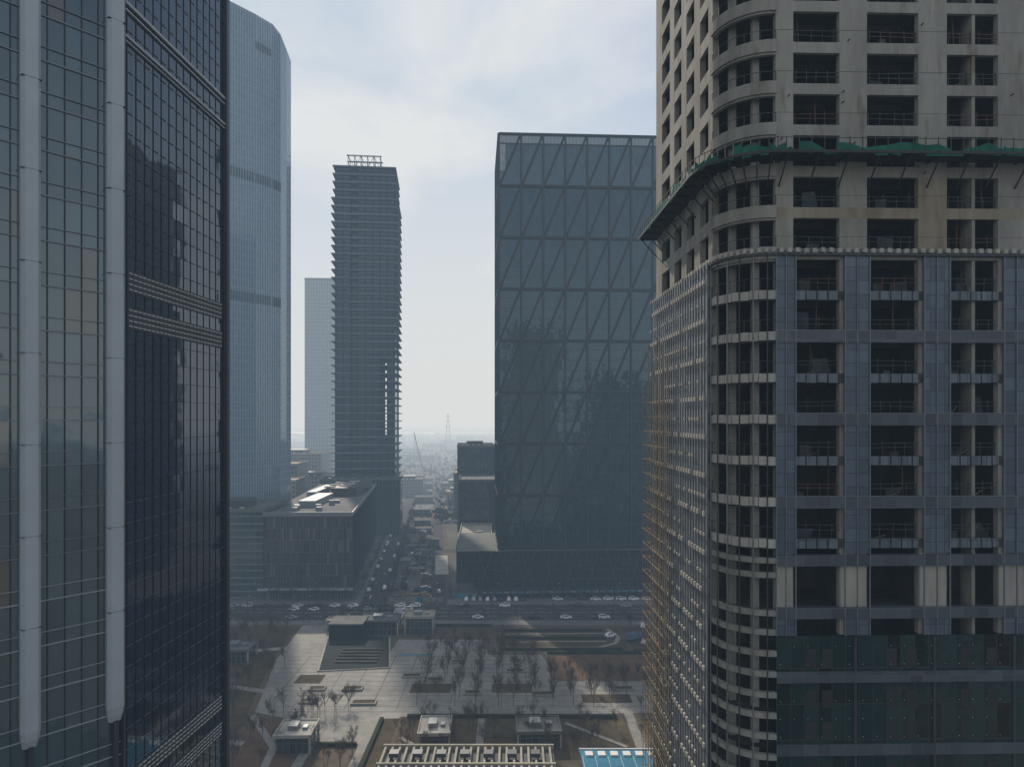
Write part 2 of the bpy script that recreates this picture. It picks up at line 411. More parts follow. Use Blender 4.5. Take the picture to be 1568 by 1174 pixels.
def car(x,y,rz,name='car'):
    me=mt if name=='truck' else (ms if R()<.55 else mv)
    o=bpy.data.objects.new(name,me); link(o); o.location=(x,y,.02); o.rotation_euler[2]=math.radians(rz); o.color=(*random.choice(cols[:3]+cols if name=='car' else [(.6,.6,.6),(.1,.16,.25),(.25,.24,.22)]),1)
x=-118
while x<-34:
    car(x,289.6,180+U(-1,1)); x+=U(5.6,8.5)
x=-118
while x<-40:
    if R()<.75: car(x,284.3,180+U(-1,1))
    x+=U(6,10)
x=-115
while x<90:
    car(x,273,U(-1,1),'truck' if R()<.08 else 'car'); x+=U(12,34)
x=-20
while x<90: car(x,290,180); x+=U(14,40)
for i in range(9): car(-20+i*3.1+U(-.2,.2),300,90)
for i in range(12): car(20+i*5.6,300.5,U(-2,2))
for i in range(14):
    x,y=sh(-64.5,305+i*U(10,13)); car(x,y,96)
for i in range(4):
    x,y=sh(-57.5,320+i*37); car(x,y,-84)
for i in range(6):
    x,y=sh(U(-48,-32),U(310,400)); car(x,y,U(0,180),'truck' if R()<.5 else 'car')
for (x,y) in ((36,250),(44,246),(47,243),(50,262)): car(x,y,U(0,90),'truck' if x==44 else 'car')
def lamp(x,y,rz=0):
    b=B('street_lamp',(x,y,0),rz)
    b.beam('pole',alu_dark,(0,0,0),(0,0,9),.2); b.beam('arm',alu_dark,(0,0,9),(2.0,0,9.5),.12); b.box('head',alu_light,1.8,2.7,-.18,.18,9.4,9.6); b.box('base',concrete,-.3,.3,-.3,.3,0,.5); b.done()
for i in range(12): lamp(-128+i*24,268.5,90)
for i in range(8): lamp(-110+i*26,294.2,-90)
for i in range(6):
    x,y=sh(-54.6,310+i*30); lamp(x,y,180)
cab_roofs=[plain('cabin_roof%d'%i,c,.8,var=.2) for i,c in enumerate([(.15,.16,.16),(.08,.11,.15),(.2,.18,.16),(.13,.115,.10),(.15,.095,.07),(.10,.10,.10)])]
cabwall=plain('cabin_wall',(.20,.20,.19),.8,var=.3)
def cabin(x,y,rz,w=6,d=2.8,h=2.8,rm=None,name='site_cabin'):
    b=B(name,(x,y,0),rz); rm=rm or random.choice(cab_roofs)
    b.box('walls',cabwall,0,w,0,d,0,h)
    b.q('roof',rm,[(-.2,-.2,h),(w+.2,-.2,h),(w+.2,d/2,h+.5),(-.2,d/2,h+.5)]); b.q('roof',rm,[(-.2,d/2,h+.5),(w+.2,d/2,h+.5),(w+.2,d+.2,h),(-.2,d+.2,h)])
    b.q('gable',cabwall,[(0,0,h),(0,d,h),(0,d/2,h+.5)]); b.q('gable',cabwall,[(w,0,h),(w,d/2,h+.5),(w,d,h)])
    k=.6
    while k<w-1.4: b.box('windows',carglass,k,k+1,-.04,0.01,1,2); k+=2
    b.box('door',alu_dark,w-1.1,w-.3,-.04,.01,0,2); b.done()
for i in range(16):
    y=312+i*9+U(-3,3)
    x,yy=sh(U(-51,-38),y+U(-3,3)); cabin(x,yy,random.choice((6,96,6)),random.choice((6,9,12)),random.choice((2.8,5)),random.choice((2.8,2.8,5.4)))
for (y,xo,w,d,h) in ((470,-53,16,9,4),(500,-50,12,14,5),(560,-53,14,20,5),(640,-54,17,14,6),(690,-50,12,20,6),(760,-54,16,18,7),(840,-52,14,22,6)):
    x,yy=sh(xo,y); cabin(x,yy,6,w,d,h,random.choice((cab_roofs[0],cab_roofs[3],cab_roofs[5])),'low_shed')
for i in range(46):
    x,y=sh(U(-54,-37),U(300,420))
    b=B('material_stack',(x,y,0),U(0,90)); m_=random.choice((rust,concrete,roof_grey,tan_pole,concrete_dark,steel_dark))
    for j in range(random.randint(2,4)): b.box('layer',m_,U(-.3,0),U(2,4),U(-.2,.2),U(1.2,2),j*.5,j*.5+.42)
    b.done()
poly('concrete_yard',concrete_pale,[sh(-34,350),sh(-27,350),sh(-27,398),sh(-34,398)],.03)
hb=B('site_hoarding')
for (a,c) in (((-27,303.5),(95,309)),(sh(-27.5,300),sh(-27.5,330)),(sh(-54.8,297),sh(-54.8,420)),(sh(-54,297),sh(-30,297))):
    a=Vector((*a,0));c=Vector((*c,0)); n=int((c-a).length/3); 
    for i in range(n):
        p=a.lerp(c,i/n);q=a.lerp(c,(i+.93)/n); bl=R()<.5
        hb.beam('panels_blue' if bl else 'panels_white',blue if bl else cabwall,p+Vector((0,0,1.1)),q+Vector((0,0,1.1)),.08,2.2)
hb.done()

# ------------------------------------------------------------------ black lattice tower
gl_black=glass('black_tower_glass',(.012,.026,.034),1.65,4.6,lw=.09,lh=.45,frame=(.011,.02,.025),tilt=.03,var=.6,ior=1.72,ripple=.03,frough=.3,ph2=1.4,lh2=.1,tint=(.68,.88,1))
gl_crown=glass('black_tower_crown_glass',(.04,.07,.09),1.65,4.6,lw=.12,lh=.15,frame=(.02,.03,.035),tilt=.02,var=.3,ior=1.85,alpha=.88,tint=(.8,.92,1))
lat=plain('lattice_steel',(.007,.011,.014),.5,var=.2)
latcap=plain('lattice_cap',(.075,.10,.11),.5,var=.2)
b=B('lattice_office_tower',(-5.8,304,0),3)
W,D,Z0,Z1=99,46,22.4,206.4; zc=Z1-23
fp_=[(0,0),(W,0),(W,D),(0,D)]
b.prism('curtain_wall',gl_black,fp_,Z0,zc,roof_grey,'roof')
for i in range(4):
    p,q=fp_[i],fp_[(i+1)%4]; b.wall('crown_screen',gl_crown,p,q,zc,Z1)
b.box('rooftop_plant',gl_black,3,W-3,3,D-3,zc,Z1-3.2)
e=.35
for side in range(4):
    p=Vector((*fp_[side],0));q=Vector((*fp_[(side+1)%4],0)); L=(q-p).length; d=(q-p)/L; n=Vector((d.y,-d.x,0))
    nb=round(L/9.9); bw=L/nb
    for i in range(nb+1):
        o=p+d*bw*i+n*e; b.beam('lattice_columns',lat,o+Vector((0,0,Z0)),o+Vector((0,0,Z1+.3)),.85,.5,up=n)
        o=p+d*bw*i+n*(e+.3); b.beam('lattice_column_caps',latcap,o+Vector((0,0,Z0)),o+Vector((0,0,Z1+.3)),.14,.1,up=n)
    for k in range(9):
        z=Z0+23*k; o=n*(e+.06); b.beam('lattice_beams',lat,p+o+Vector((0,0,z)),q+o+Vector((0,0,z)),.5,1.15)
    b.beam('top_rail',lat,p+n*e+Vector((0,0,Z1-4.2)),q+n*e+Vector((0,0,Z1-4.2)),.3,.35)
    for k in range(8):
        for i in range(nb):
            z=Z0+23*k; b.beam('lattice_diagonals',lat,p+d*bw*(i+.04)+n*(e-.1)+Vector((0,0,z+.4)),p+d*bw*(i+.96)+n*(e-.1)+Vector((0,0,z+22.6)),.95,.35,up=n)
gl_pod=glass('podium_glass',(.012,.02,.022),3.3,4.4,lw=.12,lh=.3,frame=(.03,.04,.044),tilt=.03,var=.5,ior=1.6)
top=[(-18.6,-2.5),(W+2,-2.5),(W+2,D),(-18.6,D)]; bot=[(-8,-.5),(W-4,-.5),(W-4,D),(-8,D)]
for i in range(4):
    j=(i+1)%4; a,c=bot[i],bot[j];e1,f1=top[j],top[i]
    b.q('podium_skirt',gl_pod,[(*a,0),(*c,0),(*e1,Z0-1),(*f1,Z0-1)],[(a[0]+a[1],0),(c[0]+c[1],0),(e1[0]+e1[1],Z0),(f1[0]+f1[1],Z0)])
b.q('podium_roof',roof_grey,[(*t_,Z0-1) for t_ in top])
for i in range(12):
    x=-10+i*9.5; b.beam('podium_struts',alu_dark,(x,-1.0,0),(x+7,-3.0,Z0-1),.35,.35); b.beam('podium_struts2',alu_dark,(x+7.4,-1.02,0),(x+.6,-3.05,Z0-1),.3,.3)
for i in range(32):
    b.box('shopfront_canopies' if i%3 else 'shopfront_signs',blue if i%3 else cabwall,-8+i*3.3,-8+i*3.3+2.5,-4.2,-2.9,3,3.6)
b.done()

gl_dk=glass('neighbour_glass',(.018,.026,.032),2.2,4.2,lw=.4,lh=.25,frame=(.04,.045,.05),var=.5,ior=1.6)
def block(name,x0,x1,y0,y1,h,m,roofm=roof_grey,rot=0,plant=True,par=1.2):
    b=B(name,(x0,y0,0),rot); w=x1-x0;d=y1-y0
    b.prism('facade',m,rect(0,w,0,d),0,h,roofm,'roof')
    b.band('parapet',roofm,[(-.2,-.2),(w+.2,-.2),(w+.2,d+.2),(-.2,d+.2),(-.2,-.2)],[(.2,.2),(w-.2,.2),(w-.2,d-.2),(.2,d-.2),(.2,.2)],h-.3,h+par)
    if plant:
        b.box('plant_room',alu_dark,w*.25,w*.7,d*.3,d*.7,h,h+3.5)
        for i in range(5): b.box('roof_units',alu_light,w*(.1+.15*i),w*(.1+.15*i)+1.6,d*.1,d*.1+1.6,h,h+1.4)
    return b
block('dark_office_block',-38.5,-12,480,520,60,gl_dk,rot=4).done()
b=block('dark_office_block',-31.5,-7.5,405,440,42.5,gl_dk,rot=3,plant=False)
for i in range(7): b.box('roof_lights',concrete_pale,2+i*3,3.6+i*3,3,5,42.5,43.6)
b.done()
b=block('low_annex_building',-27,-9.8,331,399,17.5,gl_dk,roof_cream,rot=2,plant=False)
b.box('roof_units',alu_dark,3,8,20,30,17.5,19); b.box('roof_units',alu_dark,9,12,36,40,17.5,19); b.done()

# ------------------------------------------------------------------ shopping podium left of street
gl_mall=glass('mall_glass',(.045,.055,.058),1.25,5.2,lw=.22,lh=.25,frame=(.11,.12,.125),tilt=.06,var=.7,ior=1.9,ripple=.04,light=.07,lightcol=(.14,.14,.12))
b=B('retail_podium_building',(-109.5,301,0),1)
pts=[(0,0),(39,0),(24,140),(-12,140)]
b.prism('facade',gl_mall,pts,0,37.3,roof_grey,'roof')
b.band('parapet',alu,[(-.3,-.3),(39.3,-.3),(24.3,140.3)],[(.2,.3),(38.7,.3),(23.7,139.7)],36.8,38.6)
for i in range(32): b.box('facade_fins',alu_dark,.2+i*1.25,.35+i*1.25,-.3,-.02,5,36.8)
for i in range(56):
    t_=i/56; x=39-15*t_; y=140*t_; b.beam('facade_fins_side',alu_dark,(x+.3,y+1,5),(x+.3,y+1,36.8),.5,.15)
b.box('entrance_canopy',alu_light,-2,39.5,-2.6,-.55,4.6,5.1)
b.box('roof_plant',alu,8,16,25,60,37.3,40.5);b.box('roof_plant',alu,2,7,60,100,37.3,41);b.box('roof_plant_dark',alu_dark,12,26,70,115,37.3,42)
for i in range(6): b.box('roof_skylights',concrete_pale,8+(i%2)*7,13.5+(i%2)*7,72+i*6,76+i*6,42,42.6)
for i in range(14):
    x,y=U(2,25),U(8,130); b.box('roof_units',alu,x,x+2.5,y,y+2,37.3,U(38.5,40))
b.done()
gl_annex=glass('annex_glass',(.045,.07,.075),3,6,lw=.12,lh=.8,frame=(.08,.10,.10),tilt=.03,var=.4,ior=1.8,ripple=.02)
b=block('glass_annex_building',-150,-110.5,303,338,38.6,gl_annex)
for k in range(6): b.box('louvre_bands',alu,-.3,39.9,-.5,-.21,6*k+3,6*k+3.5)
b.done()

# ------------------------------------------------------------------ pale blue tower (left)
gl_B=glass('pale_tower_glass',(.17,.235,.30),1.5,4.2,lw=.4,lh=.3,frame=(.24,.31,.38),tilt=.01,var=.15,ior=2.0,patch=.2,tint=(.85,.95,1))
finB=plain('pale_tower_fin',(.30,.385,.46),.5,var=.08,scale=.4)
louv=plain('louvre_grey',(.10,.13,.155),.6,var=.2)
b=B('pale_glass_tower')
P_=[(-178,322),(-160,333),(-143.3,345),(-134,357),(-128.3,366),(-126.2,372),(-125.2,379),(-125.3,387),(-128,394),(-140,398),(-178,392)]
T_=[291,291,291,291,291,289,284.5,282,284,290,291]
u=0
for i in range(len(P_)):
    j=(i+1)%len(P_); L=math.dist(P_[i],P_[j])
    b.q('curtain_wall',gl_B,[(*P_[i],0),(*P_[j],0),(*P_[j],T_[j]),(*P_[i],T_[i])],[(u,0),(u+L,0),(u+L,T_[j]),(u,T_[i])])
    if i in (1,2,3,4):
        p=Vector((*P_[i],0));q=Vector((*P_[j],0)); d=(q-p).normalized(); n=Vector((d.y,-d.x,0))
        for (z0,z1) in ((203,208),(140,145),(273,277)):
            if z0==273 and i!=3: continue
            k=0
            while k<L-.3:
                pp=p+d*k+n*.25; b.beam('louvre_band',louv,pp+Vector((0,0,z0)),pp+Vector((0,0,z1)),.45,.45,up=n); k+=1.5
        for k in range(int(L/1.5)+1):
            pp=p+d*min(L,k*1.5)+n*.2; b.beam('facade_fins',finB,pp,pp+Vector((0,0,290-(2 if i>3 else 0))),.18,.3,up=n)
    u+=L
b.q('roof',roof_grey,[(*p,z) for p,z in zip(P_,T_)])
b.done()
gl_C=glass('far_tower_glass',(.10,.14,.17),3,4.5,lw=.9,lh=1.4,frame=(.22,.26,.29),var=.3,ior=1.6)
b=block('far_residential_tower',-243,-200,800,840,243,gl_C,rot=4,plant=False); b.done()

# ------------------------------------------------------------------ unfinished concrete tower in the centre
slabm=plain('slab_edge',(.16,.185,.20),.85,var=.35,scale=.3)
colm=plain('tower_column',(.03,.038,.047),.8,var=.3,scale=.3)
infill=glass('tower_infill',(.022,.032,.044),2.35,5.6,lw=.3,lh=.5,frame=(.035,.045,.055),tilt=.03,var=.85,ior=1.5,rough=.2,patch=.2)
b=B('unfinished_core_tower',(-127,480,0),6)
W2=46.5;D2=46; F=5.6; nf=46; x_in,x_out=2.8,W2-2.6
bays=[x_in+i*(x_out-x_in)/8 for i in range(9)]
for k in range(nf):
    z=k*F
    b.box('slabs',slabm,*((0,W2) if k<nf-4 else (1,W2-1.5)),-1.6,D2,z+F-.85,z+F-.15)
    for y in (-.25,D2-1.0): b.box('mid_transoms',colm,x_in,x_out,y,y+.2,z+1.9,z+2.25)
for i,x in enumerate(bays):
    for y in (0,D2-1.5): b.box('columns',colm,x-.3,x+.3,y-.35,y+.5,0,nf*F)
zo0,zo1=12*F,22*F
for (y) in (.3,D2-1.3):
    for i in range(8):
        x0,x1=bays[i]+.3,bays[i+1]-.3
        if i==6:
            b.wall('infill_walls',infill,(x0,y),(x1,y),0,zo0); b.wall('infill_walls',infill,(x0,y),(x1,y),zo1,nf*F)
        elif i==2 and y<5:
            b.wall('infill_walls',infill,(x0,y+3),(x1,y+3),0,nf*F)
        else: b.wall('infill_walls',infill,(x0,y),(x1,y),0,nf*F)
b.wall('infill_side',infill,(x_in+.5,0.5),(x_in+.5,D2-1.6),0,nf*F)
b.wall('infill_side',infill,(x_out-.5,0.5),(x_out-.5,D2-1.6),0,nf*F)
b.box('core',concrete_dark,12,30,14,32,0,nf*F+1)
zt=nf*F
for x in (11,15.5,20,24.5,29,33.5):
    for y in (4,16): b.beam('crown_posts',alu_dark,(x,y,zt-.2),(x,y,zt+9),.4)
for y in (4,16):
    for z in (zt+4.5,zt+8.6,zt+9.2): b.beam('crown_beams',alu_dark,(10,y,z),(34.5,y,z),.35)
for x in (11,15.5,20,24.5,29,33.5):
    for z in (zt+4.5,zt+9): b.beam('crown_cross',alu_dark,(x,3,z),(x,17,z),.3)
for i,x in enumerate((11,15.5,20,24.5,29)): b.beam('crown_braces',alu_dark,(x,4.1,zt+(0 if i%2 else 9)),(x+4.5,4.1,zt+(9 if i%2 else 0)),.25)
b.done()
block('tower_podium',-130,-76,462,478,38,gl_dk,rot=4).done()

# ------------------------------------------------------------------ mid/far city
win_a=glass('masonry_windows_a',(.05,.055,.06),3.2,3.3,lw=1.5,lh=1.5,frame=(.27,.25,.22),var=.4,ior=1.5,rough=.3,frough=.9,ripple=0)
win_b=glass('masonry_windows_b',(.05,.055,.06),2.8,3.3,lw=1.2,lh=1.3,frame=(.19,.19,.19),var=.4,ior=1.5,rough=.3,frough=.9,ripple=0)
for (x0,x1,y0,y1,h,m) in ((-205,-150,470,500,36,win_a),(-215,-165,520,560,44,win_b),(-190,-150,575,610,30,win_a),(-240,-180,640,690,46,win_b),(-175,-140,640,680,24,win_a),(-260,-200,700,760,30,win_a),
    (-112,-100,560,640,18,win_a),(-60,-45,620,650,12,win_a),(-48,-24,560,600,34,win_b),(-75,-45,720,760,10,win_a),(-120,-92,700,740,16,win_b)):
    block('city_building',x0,x1,y0,y1,h,m,random.choice((roof_grey,roof_cream)),rot=4).done()
b=B('distant_city_blocks')
for i in range(300):
    y=900+(R()**1.2)*4200; x=U(-.55,.45)*y
    if abs(x-sh(-60,y)[0])<14 or abs(x-sh(-32,y)[0])<8: continue
    w,d=U(18,70),U(12,30); h=random.choice((4,5,6,8,10,14)) 
    b.prism('walls_a' if i%2 else 'walls_b',win_a if i%2 else win_b,rect(x,x+w,y,y+d),0,h,roof_grey,'roofs')
b.done()
v=[];f=[]
for i in range(6200):
    y=520+(R()**1.5)*3800; x=U(-.3,.12)*y
    if abs(x-sh(-60,y)[0])<6 or (-56<x+.109*(y-300)<-36 and y<900): continue
    h=U(5,9)
    for k in range(4):
        a=U(0,3.14); r=U(.8,2.2); cz=h*U(.4,.95); cx=x+U(-2,2); cy=y+U(-2,2); b0=len(v)
        v+= [(cx-r*math.cos(a),cy-r*math.sin(a),cz-U(.5,2)),(cx+r*math.cos(a),cy+r*math.sin(a),cz-U(.3,1.6)),(cx+U(-1,1),cy,cz+U(.8,2))]; f.append((b0,b0+1,b0+2))
    b0=len(v); v+=[(x-.15,y,0),(x+.15,y,0),(x,y,h*.7)]; f.append((b0,b0+1,b0+2))
obj('distant_trees',v,f,bark)
poly('river',plain('river_ice',(.45,.48,.5),.4,var=.1,scale=.01),[(-2500,3600),(1500,3300),(1500,3700),(-2500,4200)],.5)
yel=plain('crane_paint',(.30,.28,.24),.6,var=.2)
b=B('crawler_crane',(-97,760,0))
b.box('tracks',steel_dark,-4,4,-3.5,-2.2,0,1.4); b.box('tracks',steel_dark,-4,4,2.2,3.5,0,1.4); b.box('body',yel,-4.5,3,-2,2,1.5,4.6); b.box('cab',carglass,1.6,3.4,-3,-2.05,2,4.4)
p0=Vector((2,0,3));p1=Vector((-12,0,64)); dd=(p1-p0)/16
for o in ((0,-.9,-.4),(0,.9,-.4),(0,-.9,1),(0,.9,1)): b.beam('boom_chords',yel,p0+Vector(o),p1+Vector(o)*.5,.35)
for i in range(16): b.beam('boom_lacing',yel,p0+dd*i+Vector((0,-.8*(1 if i%2 else -1),-.3)),p0+dd*(i+1)+Vector((0,.8*(1 if i%2 else -1),.8)),.22)
b.beam('hoist_rope',steel_dark,p1,p1+Vector((0,0,-40)),.15); b.beam('pendant',steel_dark,p1,Vector((-4,0,9)),.15); b.beam('mast',yel,(-2,0,4),(-6,0,12),.5)
b.done()
b=B('transmission_pylon',(-150,1600,0))
for k in range(10):
    z=k*9; r=7-.6*k; r2=7-.6*(k+1)
    for sx in (-1,1):
        for sy in (-1,1): b.beam('legs',alu_dark,(sx*r,sy*r,z),(sx*r2,sy*r2,z+9),.4)
        b.beam('bracing',alu_dark,(-sx*r,-r,z),(sx*r2,-r2,z+9),.25)
for z in (60,72,84): b.beam('crossarms',alu_dark,(-9,0,z),(9,0,z),.5)
b.done()
for (x,y,h) in ((-60,3600,150),(-80,3900,60),(10,4000,110)): block('distant_tower',x,x+25,y,y+25,h,win_b,plant=False).done()

# ------------------------------------------------------------------ left foreground glass tower
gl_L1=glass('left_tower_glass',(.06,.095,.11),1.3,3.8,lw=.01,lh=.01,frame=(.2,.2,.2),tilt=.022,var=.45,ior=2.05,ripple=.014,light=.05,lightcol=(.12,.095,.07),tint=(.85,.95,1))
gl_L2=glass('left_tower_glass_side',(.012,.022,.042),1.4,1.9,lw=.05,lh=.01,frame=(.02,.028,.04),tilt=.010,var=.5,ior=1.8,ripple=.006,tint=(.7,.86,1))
lite=plain('glazing_bar_light',(.36,.39,.41),.5,var=.1)
b=B('glass_office_tower')
A=Vector((-57.1,37,0));C1=Vector((-35.7,62.5,0));C2=Vector((-34.6,82.3,0));HT=235
L1=(C1-A).length; t1=(C1-A)/L1; n1=Vector((t1.y,-t1.x,0)); L2=(C2-C1).length; t2=(C2-C1)/L2; n2=Vector((t2.y,-t2.x,0))
Zv=lambda z:Vector((0,0,z))
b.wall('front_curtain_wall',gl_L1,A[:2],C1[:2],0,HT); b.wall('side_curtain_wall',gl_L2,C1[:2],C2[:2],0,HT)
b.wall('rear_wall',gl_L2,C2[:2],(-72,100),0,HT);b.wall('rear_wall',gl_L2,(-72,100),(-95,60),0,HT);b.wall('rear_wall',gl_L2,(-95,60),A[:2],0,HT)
b.q('roof',roof_grey,[tuple(A+Zv(HT)),tuple(C1+Zv(HT)),tuple(C2+Zv(HT)),(-72,100,HT),(-95,60,HT)])
s=32.6-6.5*5
k=0
while s<L1:
    if (k%5)!=0: 
        p=A+t1*s+n1*.05; b.beam('mullions',alu_dark,p,p+Zv(HT),.07,.14,up=n1)
    s+=1.3; k+=1
z=26.6
while z<140:
    for dz,w in ((0,.09),(1.15,.05)):
        nm='transoms' if z<66 else 'transoms_upper'
        b.beam(nm,lite if z<66 else alu,A+n1*.07+Zv(z+dz),C1+n1*.07+Zv(z+dz),.14,w)
    z+=3.8
for s in (32.6,26.1,19.6,13.1,6.6):
    c=A+t1*s; prof=[(-.72,.0),(-.72,.45),(-.45,.8),(.45,.8),(.72,.45),(.72,.0)]
    def ring(z,sc,dep): return [tuple(c+t1*x*sc+n1*(y*dep+.01)+Zv(z)) for x,y in prof]
    rings=[ring(52.6,.7,.5),ring(53.3,.9,.85),ring(54,1,1),ring(HT,1,1)]
    for r0,r1 in zip(rings,rings[1:]):
        for i in range(5): b.q('vertical_fins',finL,[r0[i],r0[i+1],r1[i+1],r1[i]][::-1])
    b.q('vertical_fins',finL,rings[0])
    b.beam('fin_post',alu_dark,c+n1*.3,c+n1*.3+Zv(52.7),.35,.6,up=n1)
    z=55+7.6
    while z<140: b.beam('fin_joints',alu_dark,c+t1*-.74+n1*.42+Zv(z),c+t1*.74+n1*.42+Zv(z),.8,.03); z+=7.6
s=.7
while s<L2:
    p=C1+t2*s+n2*.04; b.beam('side_mullions',alu_dark,p,p+Zv(HT),.04,.06,up=n2); s+=1.4
z=28.5
while z<140:
    if not (88<z<95):
        s=.5
        while s<L2-.5:
            p=C1+t2*s+n2*.06+Zv(z); b.beam('side_transoms' if z<74 else 'side_transoms_upper',alu if z<74 else alu_dark,p,p+t2*1.05,.05,.045); s+=1.4
    z+=1.9
def louv_rows(z0,z1,n):
    b.beam('louvre_recess',alu_dark,C1+t2*.7+n2*.03+Zv((z0+z1)/2),C2-t2*.9+n2*.03+Zv((z0+z1)/2),.1,z1-z0)
    for i in range(n):
        z=z0+(i+.5)*(z1-z0)/n; s=.9
        while s<L2-1.4:
            p=C1+t2*s+n2*.12+Zv(z); b.beam('louvre_blades',white,p,p+t2*.5,.06,.085); s+=.72
louv_rows(91.7,93.7,4); louv_rows(88.3,90.3,4); louv_rows(45.4,47.2,4); louv_rows(42.4,44,4)
for z,w in ((118.3,.28),(117.6,.12),(115.2,.22),(114.7,.1)):
    b.beam('light_ledge',lite,C1+n2*.12+Zv(z),C2+n2*.12+Zv(z),.24,w)
b.beam('corner_post',alu_dark,C2+n2*.1,C2+n2*.1+Zv(HT),.6,.8); b.beam('corner_trim',tan_pole,C2+n2*.35-t2*.35,C2+n2*.35-t2*.35+Zv(HT),.06)
b.beam('corner_post_front',alu_dark,C1+n2*.0,C1+n2*.0+Zv(HT),.5,.4)
b.done()

# ------------------------------------------------------------------ right foreground: highrise under construction
clad=panelmat('clad_panels',(.095,.125,.165),1.3,1.23,.06,(.035,.04,.05))
cladband=panelmat('clad_band',(.075,.09,.11),1.2,3,.05,(.12,.13,.14))
cladlump=panelmat('clad_lump',(.12,.145,.175),.9,3,.06,(.06,.06,.065))
gl_R=glass('green_glass',(.012,.032,.032),1.25,3.2,lw=.08,lh=.12,frame=(.028,.036,.038),tilt=.03,var=.8,ior=1.5,ripple=.02,light=.05,lightcol=(.003,.003,.003))
b=B('highrise_under_construction',(19.3,61,0),1.5)
W3,D3,r=42,27,4.3
def path(o,part='all',n=10):
    pts=[]
    if part in('all','side'): pts+=[(-o,D3),(-o,r)]
    if part in('all','arc'): 
        for i in range(n+1):
            if i==0 and part=='all': continue
            a=math.pi+i*math.pi/2/n; pts.append((r+(r+o)*math.cos(a),r+(r+o)*math.sin(a)))
    if part in('all','front'):
        pts+=[(r,-o)] if part=='front' else []
        pts+=[(W3,-o)]
    return pts
def zk(k): return 105.8+3.7*k
piersx=[(4.3,5.9),(10.1,12.6),(17.3,19.9),(24.6,27.2),(31.9,34.5),(39.2,42)]
piersy=[(4.3,5.6),(8.3,10.3),(13.2,15.2),(18.2,20.2),(24,27)]
TOP=zk(12)
def pier(n,m,kind,a,c,o0,o1,z0,z1):
    if kind=='x': b.box(n,m,a,c,-o1,-o0,z0,z1)
    else: b.box(n,m,-o1,-o0,a,c,z0,z1)
allp=[('x',a,c) for a,c in piersx]+[('y',a,c) for a,c in piersy]
for kd,a,c in allp:
    pier('concrete_piers',concrete,kd,a,c,-.6,-.004,zk(-1)+.004,TOP)
    pier('stained_piers' if (kd=='x' and a in (17.3,)) else 'mid_piers',rust if (kd=='x' and a in (17.3,)) else concrete,kd,a,c,-.6,-.004,zk(-3),zk(-1))
    pier('lower_piers',concrete,kd,a,c,-.6,-.004,60.6,zk(-3))
for (a,c) in piersx[1:]: b.box('added_walls',concrete_dark,(a+c)/2-.12,(a+c)/2+.12,.6,6.5,0,TOP)  # partitions added to vary the light inside the openings
for (a,c) in piersy[1:4]: b.box('added_walls_side',concrete_dark,.6,5,(a+c)/2-.12,(a+c)/2+.12,0,TOP)
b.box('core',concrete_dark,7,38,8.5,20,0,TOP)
inner=path(-.35)+[(W3,D3-.3)]
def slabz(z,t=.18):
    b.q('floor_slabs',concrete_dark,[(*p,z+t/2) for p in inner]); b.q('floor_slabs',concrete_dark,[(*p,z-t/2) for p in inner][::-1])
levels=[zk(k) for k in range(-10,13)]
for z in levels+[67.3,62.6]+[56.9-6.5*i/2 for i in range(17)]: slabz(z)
b.box('rear_wall',concrete,0.3,W3,D3-.35,D3-.05,0,TOP)
b.box('end_wall',concrete,W3-.3,W3-.003,.6,D3-.4,0,TOP)
for k in range(-3,13):
    z=zk(k); m=rust if k==-2 else concrete
    b.band('spandrels_stained' if k==-2 else 'spandrels',m,path(0,'front'),path(-.35,'front'),z-.48,z+.48)
    b.band('spandrels_side',concrete,path(0,'side'),path(-.35,'side'),z-.55,z+.75)
    b.band('corner_balconies',concrete,path(.22,'arc'),path(-.15,'arc'),z-.5,z+.6)
    b.band('corner_balcony_soffit',concrete,path(.05,'arc'),path(-.3,'arc'),z-.7,z-.503)
    # formwork joints and tie holes cast into the piers
    for a,c in piersx: b.box('formwork_joints',concrete_dark,a+.01,c-.01,-.004,.01,z+1.55,z+1.585)
for an in (205,245):
    a=math.radians(an); cx,cy=r+(r-1.1)*math.cos(a),r+(r-1.1)*math.sin(a)
    b.box('corner_columns',concrete,cx-.3,cx+.3,cy-.3,cy+.3,0,TOP)
for x in (22.4,36.8): b.box('divider',concrete,x-.15,x+.15,.1,1.6,60,TOP)
ops=[(piersx[i][1],piersx[i+1][0]) for i in range(5)]
rail=plain('rail_steel',(.05,.06,.05),.7,var=.5,scale=4); rail_r=plain('rail_red',(.10,.05,.035),.7,var=.4,scale=4)
tarp=plain('tarpaulin',(.06,.07,.075),.8,var=.4,scale=2)
